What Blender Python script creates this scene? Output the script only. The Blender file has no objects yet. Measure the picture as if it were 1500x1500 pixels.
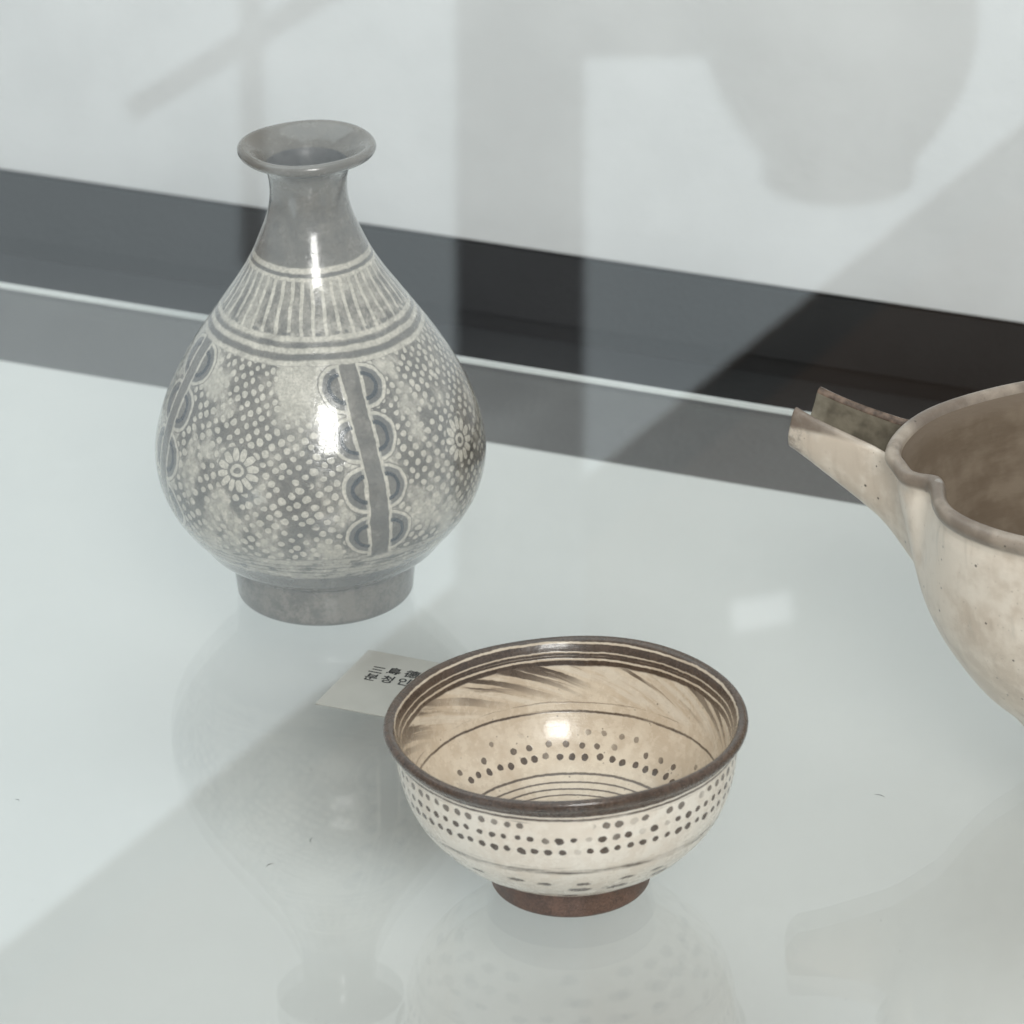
import bpy, bmesh, math, random
import numpy as np
from mathutils import Vector, Matrix

random.seed(4)
sc = bpy.context.scene
col = sc.collection
R = math.radians

# ------------------------------------------------------------------ camera
F_PX, PITCH, ROLL = 7000.0, R(25.7), R(1.2)          # focal length in photo pixels, tilt down, roll
CAM = Vector((-0.01836, -1.49235, 0.86538))
c_fw = Vector((0, math.cos(PITCH), -math.sin(PITCH)))
c_up = Vector((0, math.sin(PITCH), math.cos(PITCH)))
c_rt = Vector((1, 0, 0))
i_rt = c_rt * math.cos(ROLL) - c_up * math.sin(ROLL)   # image axes after the roll
i_up = c_rt * math.sin(ROLL) + c_up * math.cos(ROLL)
cd = bpy.data.cameras.new('camera')
cam = bpy.data.objects.new('camera', cd); col.objects.link(cam)
cam.matrix_world = Matrix.Translation(CAM) @ Matrix((i_rt, i_up, -c_fw)).transposed().to_4x4()
cd.sensor_width = 36.0
cd.lens = 36.0 * F_PX / 1500.0
cd.clip_start, cd.clip_end = 0.05, 50
cd.dof.use_dof = True
cd.dof.focus_distance = 1.785
cd.dof.aperture_fstop = 20
sc.camera = cam

# ------------------------------------------------------------------ world, exposure
w = bpy.data.worlds.new('World'); sc.world = w; w.use_nodes = True
bg = w.node_tree.nodes['Background']
# dim hall: pale ceiling and walls above, dark warm floor below
wn = w.node_tree
w_tc = wn.nodes.new('ShaderNodeTexCoord'); w_sp = wn.nodes.new('ShaderNodeSeparateXYZ')
w_mr = wn.nodes.new('ShaderNodeMapRange'); w_mr.interpolation_type = 'SMOOTHSTEP'
w_mr.inputs[1].default_value, w_mr.inputs[2].default_value = -0.30, 0.15
w_mx = wn.nodes.new('ShaderNodeMix'); w_mx.data_type = 'RGBA'
w_mx.inputs[6].default_value = (0.115, 0.075, 0.050, 1); w_mx.inputs[7].default_value = (0.48, 0.52, 0.54, 1)
wn.links.new(w_tc.outputs['Generated'], w_sp.inputs[0]); wn.links.new(w_sp.outputs[2], w_mr.inputs[0])
wn.links.new(w_mr.outputs[0], w_mx.inputs[0]); wn.links.new(w_mx.outputs[2], bg.inputs[0])
bg.inputs[1].default_value = 1.0
sc.view_settings.view_transform = 'Standard'
sc.view_settings.look = 'None'
sc.view_settings.gamma = 1
sc.view_settings.exposure = 0.23
sc.view_settings.use_curve_mapping = False
sc.cycles.max_bounces = 10
sc.cycles.transparent_max_bounces = 24
sc.cycles.glossy_bounces = 6
sc.cycles.caustics_reflective = False
sc.cycles.caustics_refractive = False

# ------------------------------------------------------------------ the case's own axes
YAW = R(24.2)                                           # the case stands turned to the viewer
EX = Vector((math.cos(YAW), -math.sin(YAW), 0))
EY = Vector((math.sin(YAW), math.cos(YAW), 0))
def case(ex, ey, z=0.0): return EX * ex + EY * ey + Vector((0, 0, z))
PANE_EY = -0.237                                        # front glass plane

# ------------------------------------------------------------------ lamps
def area(name, loc, xaxis, zaxis, sx, sy, radiance, color):
    """rectangular area lamp; zaxis = direction it shines along"""
    ld = bpy.data.lights.new(name, 'AREA'); ld.shape = 'RECTANGLE'
    ld.size, ld.size_y = sx, sy
    ld.energy = radiance * math.pi * sx * sy
    ld.color = color
    o = bpy.data.objects.new(name, ld); col.objects.link(o)
    z = -zaxis.normalized(); x = (xaxis - z * xaxis.dot(z)).normalized(); y = z.cross(x)
    o.matrix_world = Matrix.Translation(loc) @ Matrix((x, y, z)).transposed().to_4x4()
    return o
VASE_AT = Vector((-0.0944, 0.2387, 0))
key_dir = Vector((0.125, -0.860, 0.470)).normalized()
area('window_light', VASE_AT + Vector((0, 0, .08)) + key_dir * 2.4, Vector((1, 0, 0)), -key_dir, 0.58, 0.75, 23.0, (1.0, 0.985, 0.955))
area('overhead_fill_light', case(-0.5, 0.05, 1.35), EX, Vector((0.1, 0, -1)), 1.7, 1.2, 1.1, (0.88, 0.985, 1.0))  # unseen overhead fill, added for table brightness and set to the left
# what the front glass mirrors: an added lamp panel for the slanting haze
def mirrored(px, py, dist):
    """point seen in the front glass at photo pixel (px, py), dist metres along the view axis"""
    v = CAM + (i_rt * ((px - 750) / F_PX) - i_up * ((py - 750) / F_PX) + c_fw) * dist
    return v - EY * (2 * (v.dot(EY) - PANE_EY))
def mdir(v): return v - EY * (2 * v.dot(EY))
D_LAMPS = 4.6
ang = math.atan2(0.628, 0.778)
m_rt, m_up, m_fw = mdir(i_rt), mdir(i_up), mdir(c_fw)
u_dir = m_rt * math.cos(ang) + m_up * math.sin(ang)
area('haze_panel_light', mirrored(750 - .628 * 800, 785 - .778 * 800, D_LAMPS), u_dir, -m_fw,
     2600 * D_LAMPS / F_PX, 1600 * D_LAMPS / F_PX, 1.45, (0.78, 0.93, 1.0))

area('patch_light', mirrored(1120, 892, D_LAMPS), m_rt * .98 + m_up * .17, -m_fw, 88 * D_LAMPS / F_PX, 44 * D_LAMPS / F_PX, 1.4, (0.92, 0.97, 1.0))  # small lamp added to make a bright patch in the front glass

# ------------------------------------------------------------------ node helpers
class E:
    """a float socket (or number) with arithmetic that writes Math nodes"""
    nt = None
    def __init__(s, v): s.v = v
    @staticmethod
    def m(op, *a, clamp=False):
        n = E.nt.nodes.new('ShaderNodeMath'); n.operation = op; n.use_clamp = clamp
        for i, x in enumerate(a):
            x = x.v if isinstance(x, E) else x
            if isinstance(x, (int, float)): n.inputs[i].default_value = x
            else: E.nt.links.new(x, n.inputs[i])
        return E(n.outputs[0])
    def __add__(s, o): return E.m('ADD', s, o)
    __radd__ = __add__
    def __sub__(s, o): return E.m('SUBTRACT', s, o)
    def __rsub__(s, o): return E.m('SUBTRACT', o, s)
    def __mul__(s, o): return E.m('MULTIPLY', s, o)
    __rmul__ = __mul__
    def __truediv__(s, o): return E.m('DIVIDE', s, o)
    def __abs__(s): return E.m('ABSOLUTE', s)
    def inv(s): return E.m('SUBTRACT', 1.0, s)
def fract(a): return E.m('FRACT', a)
def floor(a): return E.m('FLOOR', a)
def sqrt(a): return E.m('SQRT', a)
def vmin(a, b): return E.m('MINIMUM', a, b)
def vmax(a, b): return E.m('MAXIMUM', a, b)
def smooth(a, lo, hi):                                   # 0 below lo, 1 above hi
    n = E.nt.nodes.new('ShaderNodeMapRange'); n.interpolation_type = 'SMOOTHSTEP'; n.clamp = True
    E.nt.links.new(a.v, n.inputs[0])
    for i, x in ((1, lo), (2, hi)):
        if isinstance(x, E): E.nt.links.new(x.v, n.inputs[i])
        else: n.inputs[i].default_value = x
    n.inputs[3].default_value = 0; n.inputs[4].default_value = 1
    return E(n.outputs[0])
def below(a, hi, soft): return smooth(a, hi - soft, hi + soft).inv()
def line(a, c, hw, soft): return below(abs(a - c), hw, soft)
def between(a, lo, hi, soft): return smooth(a, lo - soft, lo + soft) * below(a, hi, soft)
def vec(x, y, z):
    n = E.nt.nodes.new('ShaderNodeCombineXYZ')
    for i, a in enumerate((x, y, z)):
        if isinstance(a, E): E.nt.links.new(a.v, n.inputs[i])
        else: n.inputs[i].default_value = a
    return n.outputs[0]
def noise(v, scale, detail=3.0, rough=0.5):
    n = E.nt.nodes.new('ShaderNodeTexNoise'); E.nt.links.new(v, n.inputs['Vector'])
    n.inputs['Scale'].default_value = scale; n.inputs['Detail'].default_value = detail; n.inputs['Roughness'].default_value = rough
    return E(n.outputs['Fac'])
def hash2(x, y, seed=0.0):
    n = E.nt.nodes.new('ShaderNodeTexWhiteNoise'); n.noise_dimensions = '3D'
    E.nt.links.new(vec(x, y, seed), n.inputs['Vector']); return E(n.outputs['Value'])
def voronoi(v, scale, rand=1.0):
    n = E.nt.nodes.new('ShaderNodeTexVoronoi'); E.nt.links.new(v, n.inputs['Vector'])
    n.inputs['Scale'].default_value = scale; n.inputs['Randomness'].default_value = rand
    return E(n.outputs['Distance']), n.outputs['Color']
def rgb(c): return c if not isinstance(c, tuple) else c
def mix(f, a, b):
    n = E.nt.nodes.new('ShaderNodeMix'); n.data_type = 'RGBA'; n.clamp_factor = True
    if isinstance(f, E): E.nt.links.new(f.v, n.inputs[0])
    else: n.inputs[0].default_value = f
    for i, c in ((6, a), (7, b)):
        if isinstance(c, tuple): n.inputs[i].default_value = (*c, 1)
        else: E.nt.links.new(c, n.inputs[i])
    return n.outputs[2]
def begin(name):
    m = bpy.data.materials.new(name); m.use_nodes = True
    E.nt = m.node_tree
    return m, m.node_tree.nodes['Principled BSDF']
def objco():
    n = E.nt.nodes.new('ShaderNodeTexCoord'); return n.outputs['Object']
def sepxyz(v):
    n = E.nt.nodes.new('ShaderNodeSeparateXYZ'); E.nt.links.new(v, n.inputs[0])
    return [E(o) for o in n.outputs]
def set_in(b, name, x):
    x = x.v if isinstance(x, E) else x
    if isinstance(x, tuple): b.inputs[name].default_value = (*x, 1)
    elif isinstance(x, (int, float)): b.inputs[name].default_value = x
    else: E.nt.links.new(x, b.inputs[name])
def bump(b, h, dist, strength=1.0, sock='Normal'):
    n = E.nt.nodes.new('ShaderNodeBump'); n.inputs['Strength'].default_value = strength
    n.inputs['Distance'].default_value = dist
    E.nt.links.new(h.v, n.inputs['Height']); E.nt.links.new(n.outputs[0], b.inputs[sock])

# ------------------------------------------------------------------ mesh helpers
def link(name, me, mat, parent=None):
    o = bpy.data.objects.new(name, me); col.objects.link(o)
    if mat: me.materials.append(mat)
    o.parent = parent
    return o
def tag(o, label=None, cat=None, kind=None, group=None):
    if label: o['label'] = label
    if cat: o['category'] = cat
    if kind: o['kind'] = kind
    if group: o['group'] = group
    return o
def thing(name, loc, label, cat, rotz=0.0, group=None):
    o = bpy.data.objects.new(name, None); col.objects.link(o)
    o.location = loc; o.rotation_euler = (0, 0, rotz); o.empty_display_size = .02
    return tag(o, label, cat, group=group)
def box_mesh(name, lo, hi, bevel=0.0, seg=2):
    bm = bmesh.new()
    bmesh.ops.create_cube(bm, size=1)
    for v in bm.verts:
        v.co = Vector([lo[i] + (hi[i] - lo[i]) * (v.co[i] + .5) for i in range(3)])
    if bevel: bmesh.ops.bevel(bm, geom=bm.edges[:], offset=bevel, segments=seg, affect='EDGES', profile=.6)
    me = bpy.data.meshes.new(name); bm.to_mesh(me); bm.free()
    return me
def spline(pts, step=0.0005):
    """smooth curve through (r, z) points -> dense list"""
    P = np.array(pts, float); n = len(P); out = []
    for i in range(n - 1):
        p0 = P[max(i - 1, 0)]; p1 = P[i]; p2 = P[i + 1]; p3 = P[min(i + 2, n - 1)]
        # centripetal Catmull-Rom
        def tj(a, b): return max(np.linalg.norm(b - a), 1e-7) ** .5
        t1 = tj(p0, p1) if i > 0 else tj(p1, p2); t2 = t1 + tj(p1, p2); t3 = t2 + (tj(p2, p3) if i < n - 2 else tj(p1, p2))
        q0 = p0 if i > 0 else 2 * p1 - p2; q3 = p3 if i < n - 2 else 2 * p2 - p1
        k = max(2, int(np.linalg.norm(p2 - p1) / step))
        for t in np.linspace(t1, t2, k, endpoint=False):
            A1 = (t1 - t) / t1 * q0 + t / t1 * p1
            A2 = (t2 - t) / (t2 - t1) * p1 + (t - t1) / (t2 - t1) * p2
            A3 = (t3 - t) / (t3 - t2) * p2 + (t - t2) / (t3 - t2) * q3
            B1 = (t2 - t) / t2 * A1 + t / t2 * A2
            B2 = (t3 - t) / (t3 - t1) * A2 + (t - t1) / (t3 - t1) * A3
            out.append((t2 - t) / (t2 - t1) * B1 + (t - t1) / (t2 - t1) * B2)
    out.append(P[-1]); out = np.array(out); out[:, 0] = np.maximum(out[:, 0], 1e-4)
    return out
def arcs(P): return np.concatenate([[0], np.cumsum(np.hypot(*np.diff(P, axis=0).T))])
def lathe(name, P, arc, mat, parent, nseg=192, deform=None):
    """surface of revolution; UV = (angle/360 with 0.5 facing -Y, arc length in metres)"""
    n = len(P); a = -math.pi + 2 * math.pi * np.arange(nseg) / nseg
    X = P[:, 0:1] * np.sin(a); Y = -P[:, 0:1] * np.cos(a); Z = P[:, 1:2] + 0 * X
    if deform: X, Y, Z = deform(X, Y, Z, np.broadcast_to(a, X.shape))
    V = np.stack([X, Y, Z], -1).reshape(-1, 3)
    faces, uvs = [], []
    for i in range(n - 1):
        for j in range(nseg):
            k = (j + 1) % nseg
            faces.append((i * nseg + j, i * nseg + k, (i + 1) * nseg + k, (i + 1) * nseg + j))
            u0, u1 = j / nseg, (j + 1) / nseg
            uvs += [(u0, arc[i]), (u1, arc[i]), (u1, arc[i + 1]), (u0, arc[i + 1])]
    me = bpy.data.meshes.new(name); me.from_pydata(V.tolist(), [], faces)
    uv = me.uv_layers.new(name='UVMap'); uv.data.foreach_set('uv', np.array(uvs).ravel())
    me.polygons.foreach_set('use_smooth', [True] * len(faces)); me.update()
    return link(name, me, mat, parent)
def split_at(P, *zs):
    """indices of the profile points nearest the given (r, z) points"""
    return [int(np.argmin(np.hypot(P[:, 0] - r, P[:, 1] - z))) for r, z in zs]

# ------------------------------------------------------------------ plain materials
def glass_mat(name, tint, dusty):
    """thin clear sheet: see-through with a Fresnel mirror on either face"""
    m, b = begin(name); nt = m.node_tree; nt.nodes.remove(b)
    g = nt.nodes.new('ShaderNodeNewGeometry')
    d = nt.nodes.new('ShaderNodeVectorMath'); d.operation = 'DOT_PRODUCT'
    nt.links.new(g.outputs['Normal'], d.inputs[0]); nt.links.new(g.outputs['Incoming'], d.inputs[1])
    c = abs(E(d.outputs['Value']))
    g_ = sqrt(c * c + (1.52 ** 2 - 1))
    q1 = (g_ - c) / (g_ + c); q2 = (c * (g_ + c) - 1.0) / (c * (g_ - c) + 1.0)
    f = q1 * q1 * (q2 * q2 + 1.0) * 0.5
    tr = nt.nodes.new('ShaderNodeBsdfTransparent'); tr.inputs[0].default_value = (*tint, 1)
    gl = nt.nodes.new('ShaderNodeBsdfGlossy'); gl.inputs['Roughness'].default_value = 0.0
    co = objco()
    mx = nt.nodes.new('ShaderNodeMixShader')
    nt.links.new(f.v, mx.inputs[0]); nt.links.new(tr.outputs[0], mx.inputs[1]); nt.links.new(gl.outputs[0], mx.inputs[2])
    if not dusty:
        nt.links.new(mx.outputs[0], nt.nodes['Material Output'].inputs[0])
        return m
    df = nt.nodes.new('ShaderNodeBsdfDiffuse'); df.inputs[0].default_value = (.8, .8, .78, 1)
    vd, vc = voronoi(co, 150.0); hx, _, _ = sepxyz(vc)
    dust = smooth(noise(co, 11.0, 4.0, .6), .50, .78) * dusty + below(vd, hx * .05, .02) * smooth(hx, .86, .92) * dusty * 9.0
    m2 = nt.nodes.new('ShaderNodeMixShader')
    nt.links.new(dust.v, m2.inputs[0]); nt.links.new(mx.outputs[0], m2.inputs[1]); nt.links.new(df.outputs[0], m2.inputs[2])
    nt.links.new(m2.outputs[0], nt.nodes['Material Output'].inputs[0])
    return m
PANE = glass_mat('clear_front_glass', (0.99, 0.993, 0.991), 0.0)
GLASS = glass_mat('clear_shelf_glass', (0.99, 0.993, 0.991), 0.03)
def plain(name, color, rough, var=0.06, scale=20.0, bump_d=0.0, bscale=200.0, spec=0.5):
    m, b = begin(name); co = objco()
    n = noise(co, scale, 4.0)
    dark = tuple(c * (1 - var) for c in color); lite = tuple(min(1, c * (1 + var)) for c in color)
    set_in(b, 'Base Color', mix(smooth(n, .3, .7), dark, lite))
    set_in(b, 'Roughness', rough); set_in(b, 'Specular IOR Level', spec)
    if bump_d: bump(b, noise(co, bscale, 4.0), bump_d)
    return m
WHITE_WALL = plain('white_painted_wall', (0.71, 0.71, 0.70), 0.75, 0.045, 13.0, 0.00025, 200.0, 0.3)
BOARD = plain('white_board', (0.75, 0.755, 0.73), 0.6, 0.02, 7.0, 0.0, 1, 0.3)
DARK = plain('dark_case_metal', (0.026, 0.025, 0.025), 0.5, 0.15, 14.0, 0.0003, 300.0, 0.35)
GLASS_EDGE = plain('ground_glass_edge', (0.80, 0.82, 0.80), 0.35, 0.05, 40.0)
STEEL = plain('brushed_steel', (0.55, 0.55, 0.54), 0.35)

# ------------------------------------------------------------------ the setting
def case_obj(name, lo, hi, mat, bevel=0.0, **kw):
    o = link(name, box_mesh(name, lo, hi, bevel), mat); o.rotation_euler = (0, 0, -YAW)
    return tag(o, **kw)
XL, XR = -0.95, 0.75
case_obj('floor', (XL, PANE_EY + .006, -0.090), (XR, 0.5885, -0.070), DARK, 0.001, kind='structure')
case_obj('skirting', (XL, 0.5955, -0.065), (XR, 0.617, -0.0285), DARK, 0.0006, kind='structure')
case_obj('wall', (XL, 0.5935, -0.026), (XR, 0.632, 1.05), WHITE_WALL, 0.0008, kind='structure')
case_obj('recess', (XL, 0.599, -0.090), (XR, 0.612, -0.0655), DARK, 0.0, kind='structure')
case_obj('display_board', (-0.90, PANE_EY + .014, -0.0695), (0.70, 0.4495, -0.060), BOARD, 0.0008,
         label='matt white display board lying beneath the clear glass shelf', cat='board')

shelf = thing('glass_shelf', case(-0.1, 0.1, -0.0595), 'clear glass shelf with a bright back edge, carrying the ceramics', 'shelf', -YAW)
def loc_box(name, lo, hi, mat, parent, bevel=0.0):
    off = Vector((-0.1, 0.1, -0.0595))
    return link(name, box_mesh(name, Vector(lo) - off, Vector(hi) - off, bevel), mat, parent)
SX0, SX1, SY0, SY1 = -0.78, 0.58, PANE_EY + .022, 0.4098
loc_box('sheet', (SX0, SY0, -0.0045), (SX1, SY1, 0.0), GLASS, shelf)
loc_box('ground_edge', (SX0, SY1 + .0002, -0.0029), (SX1, SY1 + .0010, -0.0001), GLASS_EDGE, shelf, .0003)
for x in (SX0 + .05, SX1 - .05):
    for y in (SY0 + .05, SY1 - .06):
        bm = bmesh.new()
        bmesh.ops.create_cone(bm, cap_ends=True, segments=32, radius1=.009, radius2=.009, depth=.0545)
        bmesh.ops.bevel(bm, geom=bm.edges[:], offset=.0008, segments=2, affect='EDGES')
        bmesh.ops.translate(bm, verts=bm.verts, vec=Vector((x, y, -.03225)) - Vector((-0.1, 0.1, -0.0595)))
        me = bpy.data.meshes.new('standoff'); bm.to_mesh(me); bm.free(); link('standoff', me, STEEL, shelf)
pane = case_obj('front_glass', (XL, PANE_EY - .006, -0.090), (XR, PANE_EY, 1.05), PANE,
                label='upright clear front glass of the display case, full of faint reflections', cat='glass pane')

# ------------------------------------------------------------------ VASE
VP = [(.0004, .0035), (.024, .0035), (.0285, .0030), (.0300, .0006), (.0315, .0), (.0342, .0002), (.0354, .0012), (.0359, .0045), (.0364, .0095), (.0367, .0138),
      (.0366, .0156), (.0372, .0168), (.0402, .0187), (.0459, .0226), (.0508, .0284), (.0568, .0356), (.0622, .0447), (.0655, .0553),
      (.0661, .0658), (.0642, .0763), (.0602, .0882), (.0551, .0986), (.0490, .1089), (.0420, .1192), (.0349, .1294), (.0289, .1381),
      (.0239, .1468), (.0200, .1555), (.0172, .1627), (.0155, .1698), (.0152, .1765), (.0162, .1820), (.0186, .1854), (.0228, .1875),
      (.0258, .1888), (.0270, .1903), (.0270, .1916), (.0260, .1927), (.0243, .1927), (.0216, .1912), (.0180, .1880), (.0152, .1838), (.0136, .1785), (.0126, .1720),
      (.0130, .165), (.0175, .153), (.0260, .137), (.0390, .118), (.0520, .095), (.0600, .068), (.0570, .045), (.045, .028), (.025, .020), (.0004, .019)]
VP = spline(VP, .0006); VA = arcs(VP)
i_foot, i_neck, i_lip, i_in = split_at(VP, (.0366, .0156), (.0222, .1508), (.0174, .1842), (.0160, .1851))
def vase_arc(z):                                        # arc length on the outside at height z
    k = slice(i_foot, i_lip); return float(np.interp(z, VP[k, 1], VA[k]))

def vase_material():
    m, b = begin('inlaid_grey_celadon')
    co = objco(); x, y, z = sepxyz(co)
    H = z * 1000.0
    rad = sqrt(x * x + y * y) * 1000.0
    n = E.nt.nodes.new('ShaderNodeUVMap'); n.uv_map = 'UVMap'
    U, V, _ = sepxyz(n.outputs[0])
    w1 = noise(co, 55.0, 2.0) - 0.5; w2 = noise(vec(x + 3.0, y, z), 55.0, 2.0) - 0.5
    w3 = noise(co, 340.0, 2.0) - 0.5; w4 = noise(vec(x, y + 5.0, z), 340.0, 2.0) - 0.5
    phi = (U - 0.5) * 360.0 + w1 * 3.4 + w3 * 0.9
    A = V * 1000.0 - 1000.0 * vase_arc(.0428) + w2 * 3.2 + w4 * 0.9     # 0 at the lower border, about 80 at the upper
    Hw = H + w2 * 1.6 + w4 * 0.7
    fine = noise(co, 900.0, 3.0, .6); mid = noise(co, 160.0, 4.0, .6); big = noise(co, 34.0, 3.0)
    smudge = noise(vec(x * 1.0, y * 1.0, z * 0.6), 75.0, 4.0, .62)
    # ribbons with scallops, four round the body
    phic = 18.3 + 4.6 * ((116.5 - H) / 73.7)
    du = (fract((phi - phic) / 90.0 + 0.5) - 0.5) * (math.pi / 2) * rad
    adu = abs(du)
    s = 0.32
    rib_line = line(adu, 4.1, .72, s)
    rib_in = below(adu, 4.1, s)
    vv = (fract((A + (-1.0)) / 20.0) - 0.5) * 20.0
    sd = adu - 4.1
    d = sqrt(sd * sd + vv * vv)
    out = smooth(sd, -.2, .2)
    sc_line = line(d, 8.7, .75, s) * out
    sc_in = below(d, 8.7, s) * out
    sc_dark = line(d, 5.2, .85, .35) * out
    rib_zone = vmax(below(adu, 4.9, s), below(d, 9.9, .4) * out)
    # flowers between them
    duf = (fract((phi + 28.5) / 90.0 + 0.5) - 0.5) * (math.pi / 2) * rad
    dvf = A - 1000.0 * (vase_arc(.079) - vase_arc(.0428))
    df = sqrt(duf * duf + dvf * dvf)
    th = E.m('ARCTAN2', dvf, duf) / (2 * math.pi) * 12.0
    pw = abs(fract(th) - 0.5) * df * (2 * math.pi / 12)               # mm off the petal's middle line
    pet_half = 1.50 - E.m('POWER', abs(df - 6.6) / 2.4, 2.0) * 0.55
    petal = smooth(pet_half - pw, -.12, .35) * between(df, 4.0, 9.0, .35)
    ring = line(df, 2.1, .68, .25)
    flower = vmax(petal, ring)
    fl_zone = below(df, 9.7, .5)
    # stamped dots on a slanting lattice
    S = phi * (math.pi / 180 * 58.0)
    ca, sa = math.cos(R(33)), math.sin(R(33)); p = 3.95
    g1 = (S * ca + A * sa) / p; g2 = (A * ca - S * sa) / p
    c1 = floor(g1); c2 = floor(g2); h1 = hash2(c1, c2); h2 = hash2(c1, c2, 7.0)
    f1 = g1 - c1 - 0.5 + (h1 - .5) * .32; f2 = g2 - c2 - 0.5 + (h2 - .5) * .32
    dd = sqrt(f1 * f1 + f2 * f2) * p
    dots = below(dd, h1 * .45 + 1.04 + w3 * .9, .20) * smooth(h2 + (mid - .5) * .5, .02, .10)
    # worn white slip left over the stamping
    cloud = smooth(smudge + (big - .5) * .55 + fl_zone * .03, .47, .68)
    top_cloud = between(H, 98, 121, 7.0) * smooth(big + (smudge - .5) * .5 + line(phi, -4.0, 12.0, 9.0) * .28, .50, .66)
    cloud = vmax(cloud * .78, top_cloud * .85)
    body = vmax(dots * .92, cloud)
    body = body * fl_zone.inv() + flower * fl_zone
    body = body + (body.inv() * fl_zone * cloud * .25)
    rib = vmax(rib_line, sc_line)
    body = body * rib_zone.inv() + rib * rib_zone
    inbody = between(Hw, 42.6, 117.2, .4)
    white = body * inbody
    # neck and shoulder bands
    worn = smooth(mid + (big - .5) * .6, .30, .52)
    fr = abs(fract(phi / 8.4 + 0.3 + w1 * .25) - 0.5) * rad * (8.4 * math.pi / 180)
    fringe = below(fr, .78, .33) * between(Hw, 126.6, 145.4, .5) * (worn * .35 + .62)
    fwash = between(Hw, 124.5, 146.0, 1.0) * smooth(smudge + (big - .5) * .9, .40, .66) * .6
    wash2 = between(Hw, 124.0, 133.0, 3.0) * smooth(mid, .42, .62) * .5
    white = vmax(white, vmax(fringe, vmax(fwash, wash2)))
    for zc, hw, k in ((148.7, 1.0, .85), (145.6, .8, .7), (126.0, .9, .75), (122.2, .95, .82), (118.0, .9, .78)):
        white = vmax(white, line(Hw, zc, hw, .45) * (worn * (1 - k) + k * .92))
    low = between(Hw, 30.5 + 0.0, 42.4, .9) * smooth(mid + (noise(vec(phi * .012, phi * 0.0, z * 60.0), 9.0, 4.0) - .5) * 1.3, .26, .5)
    white = vmax(white, low * .75)
    dk = line(Hw, 146.9, .55, .4) * .6
    for zc, hw, k in ((124.1, .50, .6), (120.0, .52, .62), (39.2, .45, .7), (37.0, .4, .6), (34.6, .35, .45)):
        streak = smooth(noise(vec(phi * .02, zc, 0.0), 2.2, 3.0), .36, .52) if zc < 50 else worn * .4 + .6
        dk = vmax(dk, line(Hw, zc, hw, .4) * streak * k)
    dk = vmax(dk, line(Hw, 127.6, .5, .3) * smooth(noise(vec(phi * .05, 2.0, 0.0), 3.0, 2.0), .5, .56) * .7)
    white = white * dk.inv()
    grey = mix(smooth(mid * .6 + smudge * .4 + (fine - .5) * .4, .34, .64), (0.078, 0.066, 0.052), (0.170, 0.148, 0.120))
    grey = mix(smooth(big, .35, .65) * .5, grey, (0.118, 0.110, 0.096))
    grey = mix(between(H, 183.0, 200.0, 3.0) * .55, grey, (0.105, 0.088, 0.068))      # bare brown-grey mouth
    grey = mix(below(H, 16.5, 1.0) * smooth(mid + (fine - .5) * .9, .42, .62) * .6, grey, (0.19, 0.168, 0.14))
    grey = mix(below(H, 2.2, 1.2) * .6, grey, (0.07, 0.058, 0.048))
    cream = mix(smooth(fine + (mid - .5) * .8, .3, .75), (0.42, 0.385, 0.32), (0.60, 0.55, 0.465))
    c = mix(white * (fine * .3 + .76), grey, cream)
    c = mix(dk * .55, c, (0.085, 0.082, 0.078))
    sc_grey = sc_in * below(abs(d - 7.2), 1.0, .5) * .35 * inbody  # darker grey band of the inlay inside each scallop
    c = mix(sc_grey, c, (0.10, 0.10, 0.10))
    c = mix(sc_dark * inbody * .95, c, (0.012, 0.015, 0.020))
    vd, _ = voronoi(co, 420.0)
    c = mix(below(vd, .10, .04) * smooth(mid, .5, .6) * .55, c, (0.06, 0.05, 0.045))
    set_in(b, 'Base Color', c)
    set_in(b, 'Roughness', smooth(mid, .3, .7) * .16 + .14 + below(H, 16.0, 1.0) * .2)
    set_in(b, 'Specular IOR Level', .5)
    set_in(b, 'Coat Weight', .5); set_in(b, 'Coat Roughness', .06)
    bump(b, mid * .95 + fine * .08 + white * .10 + noise(co, 360.0, 3.0) * .34, .00030)
    return m
VASE_MAT = vase_material()
VASE_IN = plain('darkened_throat_glaze', (0.060, 0.054, 0.050), 0.4, 0.35, 120.0, 0.0002, 200.0, .4)  # glaze colour darkened to deepen the shade in the vase's throat
vase = thing('vase', VASE_AT, 'grey pear-shaped stoneware bottle with flared mouth, white inlaid dots, flowers and scalloped ribbons', 'vase')
def vase_def(X, Y, Z, a):
    k = 1 + .0035 * np.sin(2 * a + .8) + .002 * np.sin(3 * a + 2 + Z * 30)
    t = np.clip((Z - .02) / .17, 0, 1)
    lip = np.clip((Z - .183) / .008, 0, 1)
    return X * k + .0006 * np.sin(Z * 25) * t, Y * k, Z + lip * (.0004 * np.sin(a + 1.0) + .0003 * np.sin(3 * a))
def seg(P, A, i, j): return P[i:j + 1], A[i:j + 1]
for nm, i, j in (('foot_ring', 0, i_foot), ('body', i_foot, i_neck), ('neck', i_neck, i_lip), ('mouth_rim', i_lip, i_in), ('inside', i_in, len(VP) - 1)):
    lathe(nm, *seg(VP, VA, i, j), VASE_MAT if nm != 'inside' else VASE_IN, vase, 224, vase_def)

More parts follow.
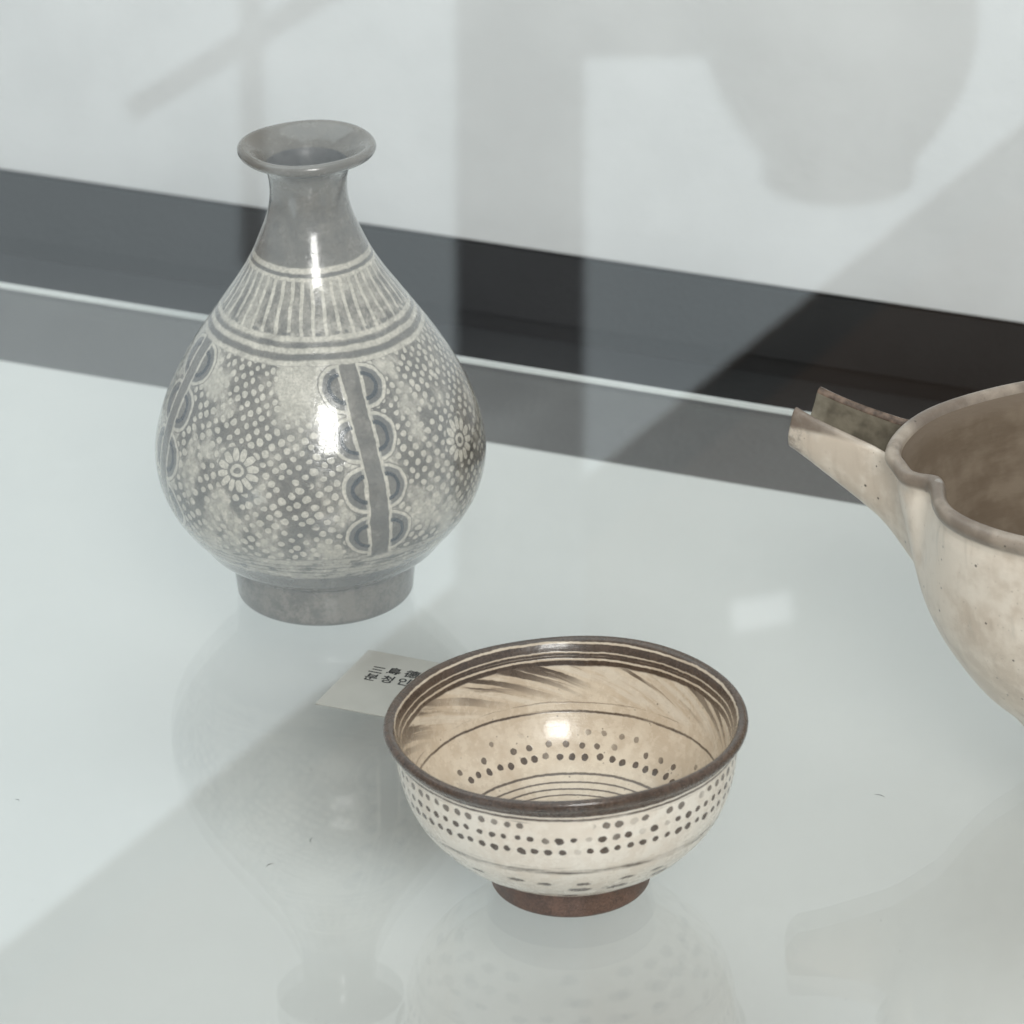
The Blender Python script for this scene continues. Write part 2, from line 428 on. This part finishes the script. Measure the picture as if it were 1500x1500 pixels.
# ------------------------------------------------------------------ BOWL
BP = [(.0004, .0045), (.018, .0045), (.0215, .0040), (.0225, .0008), (.0240, .0), (.0272, .0002), (.0284, .0012), (.0291, .0045), (.0297, .0085),
      (.0303, .0108), (.0349, .0130), (.0428, .0182), (.0490, .0240), (.0535, .0295), (.0567, .0353), (.0588, .0410), (.0601, .0465), (.0609, .0521),
      (.0615, .0570), (.0624, .0590), (.0640, .0602), (.0648, .0615), (.0648, .0629), (.0641, .0638), (.0628, .0640), (.0614, .0633), (.0603, .0615), (.0592, .0585),
      (.0580, .0540), (.0572, .0490), (.0560, .0435), (.0537, .0370), (.0502, .0306), (.0450, .0246), (.0385, .0198), (.0300, .0165), (.0200, .0148), (.0100, .0142), (.0004, .0140)]
BP = spline(BP, .0004); BA = arcs(BP)
b_foot, b_rim, b_top, b_in = split_at(BP, (.0303, .0108), (.0622, .0587), (.0634, .0640), (.0603, .0615))
def bowl_material(side):
    m, b = begin('white_slip_on_brown_clay_' + side)
    co = objco(); x, y, z = sepxyz(co)
    rad = sqrt(x * x + y * y) * 1000.0
    n = E.nt.nodes.new('ShaderNodeUVMap'); n.uv_map = 'UVMap'
    U, V, _ = sepxyz(n.outputs[0])
    fine = noise(co, 1000.0, 3.0, .6); mid = noise(co, 170.0, 4.0, .6); big = noise(co, 38.0, 3.0)
    w1 = noise(co, 70.0, 2.0) - .5; w2 = noise(vec(x, y, z + 4.0), 70.0, 2.0) - .5
    w3 = noise(co, 500.0, 2.0) - .5; w4 = noise(vec(x + 2.0, y, z), 500.0, 2.0) - .5
    phi = (U - .5) * 360.0 if side == 'outside' else (fract(U + .5) - .5) * 360.0     # the join lies where it is not seen
    pw = phi + w1 * 1.6
    z = (z + .0003148) / 1.03148
    z = z - x * (z - .010) * .24
    H = z * 1000.0 + w2 * 1.0 + w3 * .45
    rr = rad + w2 * .7 + w4 * .4
    brush = noise(vec(phi * .022, z * 420.0, 0.0 if side == 'outside' else 5.0), 1.7, 5.0, .65)           # brush drag round the pot
    clay = mix(smooth(fine + (mid - .5) * .7, .3, .72), (0.044, 0.027, 0.018), (0.100, 0.062, 0.042))
    if side == 'outside':
        # ---------- outside
        slip = mix(smooth(mid + (big - .5) * .8, .3, .72), (0.81, 0.71, 0.60), (0.90, 0.825, 0.725))
        slip = mix(smooth(brush, .56, .76) * .26, slip, (0.47, 0.42, 0.355))
        per = 4.65
        k = pw / per; ci = floor(k)
        fx = (fract(k) - .5)
        dark_o = None
        for i, (zc, off, rr0) in enumerate(((54.2, .0, 1.42), (49.0, .28, 1.32), (44.0, .10, 1.42))):
            kk = k + off; cc = floor(kk); h = hash2(cc, float(i) + .5); h2 = hash2(cc, float(i) + 3.5, 2.0)
            ddx = (fract(kk) - .5 + (h - .5) * .14) * (per * math.pi / 180) * rad
            ddy = (H - zc + (h2 - .5) * .6) * 1.12
            r0 = rr0 + (h2 - .5) * .45 + w4 * 1.1
            pres = smooth(h + (noise(vec(phi * .03, float(i) * 3.3, 1.0), 1.6, 2.0) - .5) * 1.8 + (0.0 if i else -1.0) * line(phi, -6.0, 11.0, 5.0), -.20, .16) * .82 + (.14 if i else 0.0)
            dd = smooth(sqrt(ddx * ddx + ddy * ddy) - r0, -.20, .16).inv() * pres
            dark_o = dd if dark_o is None else vmax(dark_o, dd)
        streak = smooth(noise(vec(phi * .035, z * 300.0, 9.0), 1.5, 5.0, .7), .42, .60)
        dark_o = vmax(dark_o, line(H + w1 * 1.6, 34.4, 1.05, .7) * (streak * .7 + .2))
        dark_o = vmax(dark_o, line(H, 36.6, .3, .3) * smooth(brush, .5, .6) * .4)
        for zc, pr, of, ln, hw, kmax in ((27.8, 15.0, 0.0, 3.2, 1.0, .9), (22.6, 18.0, .35, 4.6, 1.5, .92), (17.6, 15.0, .6, 3.6, 1.3, .85)):
            q = pw / pr + of; cc = floor(q); h = hash2(cc, zc)
            ex = abs(fract(q) - .5 + (h - .5) * .5) * (pr * math.pi / 180) * rad
            e = sqrt(E.m('POWER', ex / ln, 2.0) + E.m('POWER', (H - zc + (h - .5) * 2.0) / hw, 2.0))
            dark_o = vmax(dark_o, smooth(e + w4 * 1.2, .6, 1.15).inv() * smooth(h, .12, .3) * kmax)
        dark_o = vmax(dark_o, line(H, 57.3, .50, .3) * (smooth(brush, .35, .5) * .5 + .5) * .95)
        dark_o = vmax(dark_o, line(H, 55.9, .22, .25) * smooth(brush, .52, .6) * .6)
        rim_o = smooth(H, 58.4, 58.8)
        wl = line(H, 58.2, .30, .2) * smooth(noise(vec(phi * .02, 0.0, 4.0), 1.5, 2.0), .40, .50)
        vor, _ = voronoi(co, 260.0)
        crack = smooth(noise(co, 260.0, 2.0), .66, .72)
        o_dark = vmax(dark_o, rim_o) * (wl * .8).inv()
        c_out = mix(o_dark, slip, mix(.25, clay, (0.055, 0.038, 0.028)))
        c_out = mix(rim_o, c_out, clay)
        c, dk = c_out, o_dark
    else:
        # ---------- inside
        tan = mix(smooth(mid + (big - .5) * .8, .3, .72), (0.55, 0.445, 0.335), (0.67, 0.57, 0.45))
        di = smooth(H + (noise(vec(phi * .05, z * 60.0, 3.0), 1.0, 3.0) - .5) * 1.5, 54.6, 55.4)
        # slanting finger strokes below the brown band
        st = fract((pw + (55.0 - H) * 2.6) / 11.0)
        stn = noise(vec((pw + (55.0 - H) * 2.6) * .06, H * .03, 2.0), 1.6, 4.0, .6)
        part = smooth(noise(vec(phi * .012, 7.0, 0.0), 1.3, 2.0), .38, .55)
        reach = E.m('POWER', smooth(H, 40.0, 54.5), 1.0)
        strokes = reach * smooth(stn + line(st, .5, .22, .2) * -.14, .43, .56) * (part * .8 + .2)
        di = vmax(di, strokes * .95)
        wst = between(H, 42.0, 55.0, 2.0) * below(stn, .44, .05)
        tan = mix(wst * .6, tan, (0.70, 0.625, 0.525))
        lines_w = line(H, 62.75, .34, .18) * .9
        lines_w = vmax(lines_w, line(H, 59.6, .26, .2) * .8)
        lines_w = vmax(lines_w, line(H, 58.4, .12, .15) * smooth(brush, .45, .6) * .4)
        lines_w = vmax(lines_w, line(H, 57.2, .36, .2) * .9)
        di = di * lines_w.inv()
        di = vmax(di, line(H, 38.6, .42, .28) * (smooth(brush, .30, .55) * .55 + .4))
        di = vmax(di, line(H, 41.6, .2, .22) * smooth(brush, .48, .58) * .55)
        for i, (zc, per_i, r0, lo, kf) in enumerate(((24.9, 6.0, 1.25, -.1, .95), (28.4, 7.5, 1.2, .30, .85), (32.2, 7.0, 1.1, .58, .6))):
            q = pw / per_i + .4 * i; cc = floor(q); h = hash2(cc, zc); h2 = hash2(cc, zc, 5.0)
            ddx = (fract(q) - .5 + (h2 - .5) * .3) * (per_i * math.pi / 180) * rad
            ddy = (H - zc + (h - .5) * .8) * 1.25
            dd = smooth(sqrt(ddx * ddx + ddy * ddy) - r0 + w4 * .9, -.22, .18).inv() * smooth(h + (noise(vec(phi * .02, zc, 0.0), 1.5, 2.0) - .5) * 1.2, lo, lo + .25)
            di = vmax(di, dd * kf)
        for rc, hw in ((40.3, .42), (37.2, .34), (34.4, .36), (31.6, .34), (28.2, .3)):
            di = vmax(di, line(rr, rc, hw, .25) * below(z * 1000.0, 24.0, 1.0) * .9)
        spd, _ = voronoi(co, 330.0)
        di = vmax(di, below(spd, .13, .05) * smooth(mid, .5, .62) * .6)
        c_in = mix(di, tan, mix(.35, clay, (0.048, 0.034, 0.023)))
        c, dk = c_in, di
    set_in(b, 'Base Color', c)
    set_in(b, 'Roughness', smooth(mid, .2, .8) * .14 + .20)
    set_in(b, 'Specular IOR Level', .5)
    set_in(b, 'Coat Weight', .35); set_in(b, 'Coat Roughness', .10)
    bump(b, mid * .5 + fine * .12 + brush * .3 - dk * .22 + noise(co, 330.0, 2.0) * .3, .0003)
    return m
BOWL_OUT, BOWL_IN = bowl_material('outside'), bowl_material('inside')
m, b = begin('bare_brown_foot'); co = objco()
fine = noise(co, 1200.0, 4.0, .65); mid = noise(co, 150.0, 3.0)
c = mix(smooth(fine + (mid - .5) * .8, .28, .75), (0.070, 0.038, 0.026), (0.175, 0.096, 0.066))
spd, _ = voronoi(co, 500.0)
c = mix(below(spd, .10, .04) * .5, c, (0.32, 0.26, 0.20))
set_in(b, 'Base Color', c); set_in(b, 'Roughness', smooth(mid, .3, .7) * .2 + .38)
bump(b, fine * .5 + mid * .5, .0004); FOOT_MAT = m
bowl = thing('tea_bowl', (0, 0, 0), 'small cream tea bowl with brown rim, dotted rows and bare brown foot', 'bowl')
def bowl_def(X, Y, Z, a):
    t = np.clip((Z - .010) / .054, 0, 1)
    k = 1 + t * (.004 * np.sin(2 * a + 2.1) + .002 * np.sin(3 * a + .5) + .0012 * np.sin(7 * a))
    return X * k - .0008 * t, Y * k, Z + t * (.0017 + X * .013 + np.maximum(0, -Y) * .026 + .0003 * np.sin(3 * a) + .0002 * np.sin(5 * a + 1))
for nm, i, j, mt in (('foot_ring', 0, b_foot, FOOT_MAT), ('body', b_foot, b_rim, BOWL_OUT), ('rim', b_rim, b_top, BOWL_OUT), ('inside', b_top, len(BP) - 1, BOWL_IN)):
    lathe(nm, *seg(BP, BA, i, j), mt, bowl, 256, bowl_def)

# ------------------------------------------------------------------ SPOUTED BOWL
KATA_AT = Vector((0.1992, 0.0835, 0)); RIM_Z = .1237
KP = [(.0004, .004), (.016, .004), (.0190, .0034), (.0200, .0006), (.0212, .0), (.0234, .0002), (.0244, .0014), (.0247, .006), (.0256, .0100), (.0280, .0150), (.0345, .0238),
      (.0459, .0351), (.0544, .0466), (.0614, .0581), (.0664, .0696), (.0695, .0812), (.0714, .0927), (.0729, .1042), (.0733, .1100), (.0731, .1135), (.0736, .1155), (.0752, .1175),
      (.0764, .1200), (.0758, .1226), (.0736, .1237), (.0718, .1232), (.0706, .1216), (.0700, .1190), (.0692, .1130), (.0682, .1030), (.0665, .0900), (.0640, .0760), (.0590, .0610),
      (.0510, .0460), (.0400, .0320), (.0270, .0220), (.0130, .0180), (.0004, .0170)]
KP = spline(KP, .0008); KA = arcs(KP)
k_foot, k_rim, k_top, k_in = split_at(KP, (.0256, .0100), (.0732, .1138), (.0736, .1237), (.0702, .1205))
AZ_SP = R(29.5)                                        # spout: left and away from the viewer
SD = Vector((-math.cos(AZ_SP), math.sin(AZ_SP), 0)); SW = Vector((math.sin(AZ_SP), math.cos(AZ_SP), 0))
def kata_def(X, Y, Z, a):
    az = np.degrees(np.arctan2(Y, -X))                 # 0 = left, 90 = away
    t = np.clip((Z - .070) / .050, 0, 1) ** 1.6
    def g(c, wl, wr): d = az - c; return np.exp(-(d / np.where(d < 0, wl, wr)) ** 2)
    push = -.0088 * g(-9, 15, 5.0) + .0028 * g(7, 5, 12) + .0012 * g(30, 20, 25)
    push = push + .0012 * np.sin(2 * np.radians(az) + 1) + .0008 * np.sin(5 * np.radians(az))
    rr = np.hypot(X, Y); k = 1 + t * push / np.maximum(rr, .02)
    dz = t * (-.0020 * g(-3, 6, 5) + .0008 * np.sin(np.radians(az) * 2 + .6) + .0004 * np.sin(np.radians(az) * 5))
    return X * k, Y * k, Z + dz
def kata_material():
    m, b = begin('ash_cream_glaze')
    co = objco(); x, y, z = sepxyz(co)
    H = z * 1000.0; rad = sqrt(x * x + y * y) * 1000.0
    fine = noise(co, 900.0, 3.0, .6); mid = noise(co, 120.0, 4.0, .6); big = noise(co, 26.0, 3.0)
    az = E.m('ARCTAN2', y, x * -1.0) * (180 / math.pi)
    runs = noise(vec(x, y, z * .18), 130.0, 3.0, .6)                       # glaze runs
    c = mix(smooth(big + (mid - .5) * .7, .34, .66), (0.63, 0.53, 0.43), (0.80, 0.71, 0.605))
    c = mix(smooth(runs, .50, .72) * .35, c, (0.42, 0.335, 0.26))
    c = mix(smooth(runs + (big - .5) * .4, .60, .74) * between(H, 60.0, 112.0, 8.0) * .45, c, (0.56, 0.56, 0.50))
    # brown where the glaze is thin at the rim
    rimb = between(H, 116.2, 130.0, 1.2) * (smooth(big + (mid - .5) * .5, .25, .6) * .5 + .5)
    c = mix(rimb * .92, c, (0.14, 0.105, 0.078))
    edge = smooth(H, 121.6, 123.8) * smooth(big + (mid - .5) * .6, .35, .6)
    c = mix(edge * .45, c, (0.16, 0.115, 0.085))
    # chipped fold beside the spout
    dx = x + .0705; dy = y + -.0038; dz = z - .1205
    chip = below(sqrt(dx * dx + dy * dy) + w0(co), .0032, .0004) * smooth(H, 116.5, 118.0)
    c = mix(chip * .85, c, (0.115, 0.060, 0.045))
    dx2 = x + .0628; dy2 = y + .0150
    rim_glint = below(sqrt(dx2 * dx2 + dy2 * dy2) + w0(co), .0015, .0004) * smooth(H, 121.0, 122.0)  # pale dab painted on the rim to stand for a highlight
    c = mix(rim_glint * .25, c, (0.72, 0.70, 0.66))
    vd, vc = voronoi(co, 210.0)
    hx, _, _ = sepxyz(vc)
    c = mix(below(vd, hx * .10 + .02, .03) * smooth(hx, .72, .8) * .85, c, (0.035, 0.026, 0.020))
    vd2, vc2 = voronoi(co, 520.0); hx2, _, _ = sepxyz(vc2)
    c = mix(below(vd2, .13, .05) * smooth(hx2 + (mid - .5), .70, .85) * .6, c, (0.14, 0.10, 0.075))
    # speckled brown towards the tip of the spout
    along = (x * SD.x + y * SD.y) * 1000.0
    tipb = smooth(along + (mid - .5) * 14.0, 108.0, 124.0)
    c = mix(tipb * smooth(mid + (fine - .5) * .25, .36, .60) * .7, c, (0.17, 0.12, 0.09))
    set_in(b, 'Base Color', c)
    set_in(b, 'Roughness', smooth(mid, .2, .8) * .15 + .30)
    set_in(b, 'Coat Weight', .25); set_in(b, 'Coat Roughness', .15)
    bump(b, mid * .6 + fine * .12 + runs * .4, .0006)
    return m
def w0(co): return (noise(co, 260.0, 2.0) - .5) * .0022
KATA_MAT = kata_material()
m, b = begin('brown_inner_glaze'); co = objco(); x, y, z = sepxyz(co)
mid = noise(co, 45.0, 4.0, .6); st = noise(vec(x * .5, y * .5, z * 2.0), 60.0, 4.0, .6)
c = mix(smooth(mid + (st - .5) * .6, .32, .68), (0.17, 0.13, 0.094), (0.25, 0.20, 0.15))
c = mix(smooth(z, .112, .120), c, (0.22, 0.175, 0.135))
set_in(b, 'Base Color', c); set_in(b, 'Roughness', .2); bump(b, st, .0005); KATA_IN = m
kata = thing('spouted_bowl', KATA_AT, 'large cream-glazed pouring bowl with open channel spout and folded rim', 'pouring bowl')
for nm, i, j, mt in (('foot_ring', 0, k_foot, FOOT_MAT), ('body', k_foot, k_rim, KATA_MAT), ('rim', k_rim, k_in, KATA_MAT), ('inside', k_in, len(KP) - 1, KATA_IN)):
    lathe(nm, *seg(KP, KA, i, j), mt, kata, 256, kata_def)
f_slot = []
def spout_mesh():
    NT, NU = 60, 40
    r0, r1 = .0655, .1215                              # along the axis, from inside the wall to the tip
    rings = []
    kz, kr = KP[k_foot:k_rim, 1], KP[k_foot:k_rim, 0]
    for i in range(NT + 1):
        t = i / NT; s = r0 + (r1 - r0) * t
        zt = .1125 + .0095 * t ** 1.7
        wd = .0245 + .0085 * (1 - t) + .026 * max(0, 1 - t * 2.5) ** 2.2
        h = .0182 + .0243 * (1 - t) ** 1.35 + .012 * max(0, 1 - t * 2.5) ** 2.2
        th = .0036 + .0006 * (1 - t)
        # section: outer U, rounded edge, inner U, rounded edge
        sec = []
        def U(hw, dp, n, rev):
            ks = range(n + 1); L = []
            for k in ks:
                a = math.pi * k / n
                L.append((hw * math.copysign(abs(math.cos(a)) ** .62, math.cos(a)), -dp * math.sin(a) ** .80))
            return L[::-1] if rev else L
        outer = U(wd / 2, h, NU, False); inner = U(wd / 2 - th, h - th * 1.2, NU, True)
        cap = lambda sgn: [(sgn * (wd / 2 - th / 2 + th / 2 * math.cos(q)), th / 2 * math.sin(q)) for q in (R(35), R(90), R(145))]
        e1 = [(-(wd / 2 - th / 2 + th / 2 * math.cos(q)), th * .5 * math.sin(q)) for q in (R(35), R(90), R(145))]
        e2 = [((wd / 2 - th / 2 + th / 2 * math.cos(q)), th * .5 * math.sin(q)) for q in (R(145), R(90), R(35))]
        sec = outer + e1 + inner + e2
        ring = []
        for (a, bz) in sec:
            zb = min(zt + bz, .116); rb = float(np.interp(zb, kz, kr)) - .0016
            s = math.sqrt(max(rb * rb - a * a, .0016)) * (1 - t) + r1 * t
            slant = (.0040 * (-bz / max(h, 1e-4)) ) * t ** 3                 # the cut lip reaches further out below
            wob = .0003 * math.sin(9 * t + a * 300)
            ring.append(SD * (s + slant) + SW * (a + wob) + Vector((0, 0, zt + bz)))
        rings.append(ring)
    n = len(rings[0]); V = [v for r_ in rings for v in r_]; Fc = []; no = NU + 1
    for i in range(NT):
        for j in range(n):
            k = (j + 1) % n
            Fc.append((i * n + j, (i + 1) * n + j, (i + 1) * n + k, i * n + k))
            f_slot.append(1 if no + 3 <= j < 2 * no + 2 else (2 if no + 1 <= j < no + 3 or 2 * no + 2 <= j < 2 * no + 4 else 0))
    # tip face: strip between the outer and the inner U
    base = NT * n; no = NU + 1
    for k in range(NU):
        o0, o1 = base + k, base + k + 1
        i0, i1 = base + no + 3 + (NU - k), base + no + 3 + (NU - k - 1)
        Fc.append((o0, i0, i1, o1)); f_slot.append(2)
    Fc.append(tuple([base + NU] + [base + no + q for q in range(3)] + [base + no + 3])); f_slot.append(2)
    Fc.append(tuple([base + no + 3 + NU] + [base + 2 * no + 3 + q for q in range(3)] + [base + 0])); f_slot.append(2)
    me = bpy.data.meshes.new('spout'); me.from_pydata([tuple(v) for v in V], [], Fc)
    bm = bmesh.new(); bm.from_mesh(me)
    bmesh.ops.recalc_face_normals(bm, faces=bm.faces)
    bm.to_mesh(me); bm.free()
    me.polygons.foreach_set('use_smooth', [True] * len(me.polygons)); me.update()
    return me
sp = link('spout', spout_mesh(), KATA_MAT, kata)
CHANNEL = plain('olive_shaded_channel', (0.175, 0.155, 0.118), 0.3, 0.35, 140.0, 0.0003, 260.0, .4)  # olive-brown glaze with the shade inside the spout put into its colour
THIN = plain('brown_thin_glaze_edge', (0.125, 0.085, 0.062), 0.4, 0.5, 300.0, 0.0003, 400.0, .4)
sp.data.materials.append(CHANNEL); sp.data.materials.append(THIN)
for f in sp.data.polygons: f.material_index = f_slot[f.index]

# ------------------------------------------------------------------ NAME CARD
PAPER = plain('cream_card', (0.45, 0.435, 0.395), 0.75, 0.04, 60.0, 0.00005, 1500.0, .2)
INK = plain('black_ink', (0.02, 0.02, 0.022), 0.6, 0.1, 80.0)
CX, CY = -0.1438, 0.0864                                 # front left corner on the shelf
card = thing('name_card', case(CX, CY, 0), 'small off-white name card with black characters, half hidden behind the tea bowl', 'card', -YAW)
link('paper', box_mesh('paper', (0, 0, .0002), (.078, .0482, .0009), .0002), PAPER, card)
def glyph(ch, ex, ey, size):
    cu = bpy.data.curves.new('text', 'FONT'); cu.body = ch; cu.size = size
    cu.align_x = 'CENTER'; cu.align_y = 'CENTER'; cu.offset = .00011
    o = bpy.data.objects.new('text', cu); col.objects.link(o)
    me = bpy.data.meshes.new_from_object(o.evaluated_get(bpy.context.evaluated_depsgraph_get()))
    bpy.data.objects.remove(o)
    g = link('printed_character', me, INK, card); g.location = (ex - CX, ey - CY, .00098)
for ch, ex, ey in (('三', -.1332, .1196), ('島', -.1264, .1207), ('德', -.1189, .1211), ('분', -.1328, .1133), ('청', -.1260, .1138), ('인', -.1192, .1142)):
    glyph(ch, ex, ey, .0062)

# ------------------------------------------------------------------ things mirrored in the front glass
DUSK = plain('dim_grey_paint', (0.27, 0.285, 0.31), 0.7)
PALE = plain('pale_paint', (0.80, 0.82, 0.84), 0.7)
DARKWOOD = plain('dark_green_frame', (0.02, 0.028, 0.028), 0.6)
def bar(name, p0, p1, dist, width, mat, label, cat, depth=.03):
    """square bar between two mirrored photo points"""
    a, c = mirrored(*p0, dist), mirrored(*p1, dist)
    L = (c - a).length; y = (c - a).normalized(); zx = y.cross(m_fw).normalized(); zz = zx.cross(y)
    wv = width * dist / F_PX
    me = box_mesh(name, (-wv / 2, 0, -depth / 2), (wv / 2, L, depth / 2), .002)
    o = link(name, me, mat); o.matrix_world = Matrix.Translation(a) @ Matrix((zx, y, zz)).transposed().to_4x4()
    return tag(o, label, cat)
bar('post', (766, -250), (766, 1900), 4.2, 188, DUSK, 'broad grey post mirrored faintly in the front glass right of the vase', 'post')
bar('rail', (1640, 98 + 25), (-160, 1550 + 25), 4.3, 70, DARKWOOD, 'dark slanting rail mirrored in the front glass across the whole case', 'rail')
bar('slim_post', (372, -250), (376, 385), 4.1, 34, PALE, 'slim grey post mirrored faintly in the front glass behind the vase mouth', 'post')
bar('slanting_rod', (195, 160), (560, -62), 4.1, 34, PALE, 'thin slanting grey rod mirrored faintly in the front glass above the vase', 'rod', .012)
bar('hanging_panel', (830, -60), (1075, -60), 4.22, 280, DUSK, 'plain grey panel mirrored in the front glass between post and round jar', 'panel', .01)
# round jar: only its mirrored lower half shows
JAR = plain('pale_jar_glaze', (0.36, 0.37, 0.35), 0.35)
JP = spline([(.0004, .004), (.040, .004), (.0465, .0), (.0475, .002), (.0478, .012), (.050, .019), (.062, .036), (.078, .066), (.0845, .098), (.083, .125), (.073, .155), (.055, .178),
             (.040, .188), (.039, .194), (.0415, .199), (.0395, .2005), (.036, .196), (.036, .186), (.052, .172), (.069, .150), (.078, .120), (.078, .095), (.068, .055), (.045, .022), (.0004, .015)], .002)
jar = thing('round_jar', mirrored(1232, 258, 4.1), 'pale round footed jar mirrored faintly in the front glass, upper right on the wall', 'jar')
j_f, j_r = split_at(JP, (.0478, .012), (.040, .188))
for nm, i, j in (('foot_ring', 0, j_f), ('body', j_f, j_r), ('rim', j_r, len(JP) - 1)):
    lathe(nm, *seg(JP, arcs(JP), i, j), JAR, jar, 96, lambda X, Y, Z, a: (X * 1.37, Y * 1.37, Z * 1.37))

# ------------------------------------------------------------------ lint on the glass
LINT = plain('dark_lint', (0.05, 0.05, 0.045), 0.9)
def on_shelf(px, py):
    d = i_rt * ((px - 750) / F_PX) - i_up * ((py - 750) / F_PX) + c_fw
    return CAM + d * (-CAM.z / d.z)
for p, q, side in (((1281, 1165), (1296, 1169), 'on the glass shelf right of the tea bowl'), ((390, 1271), (401, 1266), 'on the glass shelf in front of the vase'),
                   ((456, 1236), (458, 1228), 'on the glass shelf between vase and tea bowl'), ((22, 1172), (28, 1175), 'at the far left on the glass shelf')):
    a, c = on_shelf(*p), on_shelf(*q); n = 8; V = []; Fc = []
    L = c - a; nrm = Vector((-L.y, L.x, 0)).normalized()
    for i in range(n + 1):
        t = i / n; r_ = .00013 * (1 - .6 * abs(2 * t - 1))
        o_ = a + L * t + nrm * (.0007 * math.sin(t * math.pi)) + Vector((0, 0, .00035))
        for k in range(5):
            g = 2 * math.pi * k / 5
            V.append(tuple(o_ + nrm * (r_ * math.cos(g)) + Vector((0, 0, r_ * math.sin(g)))))
    for i in range(n):
        for k in range(5): Fc.append((i * 5 + k, i * 5 + (k + 1) % 5, (i + 1) * 5 + (k + 1) % 5, (i + 1) * 5 + k))
    me = bpy.data.meshes.new('lint_fibre'); me.from_pydata(V, [], Fc); me.update()
    tag(link('lint_fibre', me, LINT), 'tiny dark lint fibre ' + side, 'lint', group='lint on the glass shelf')
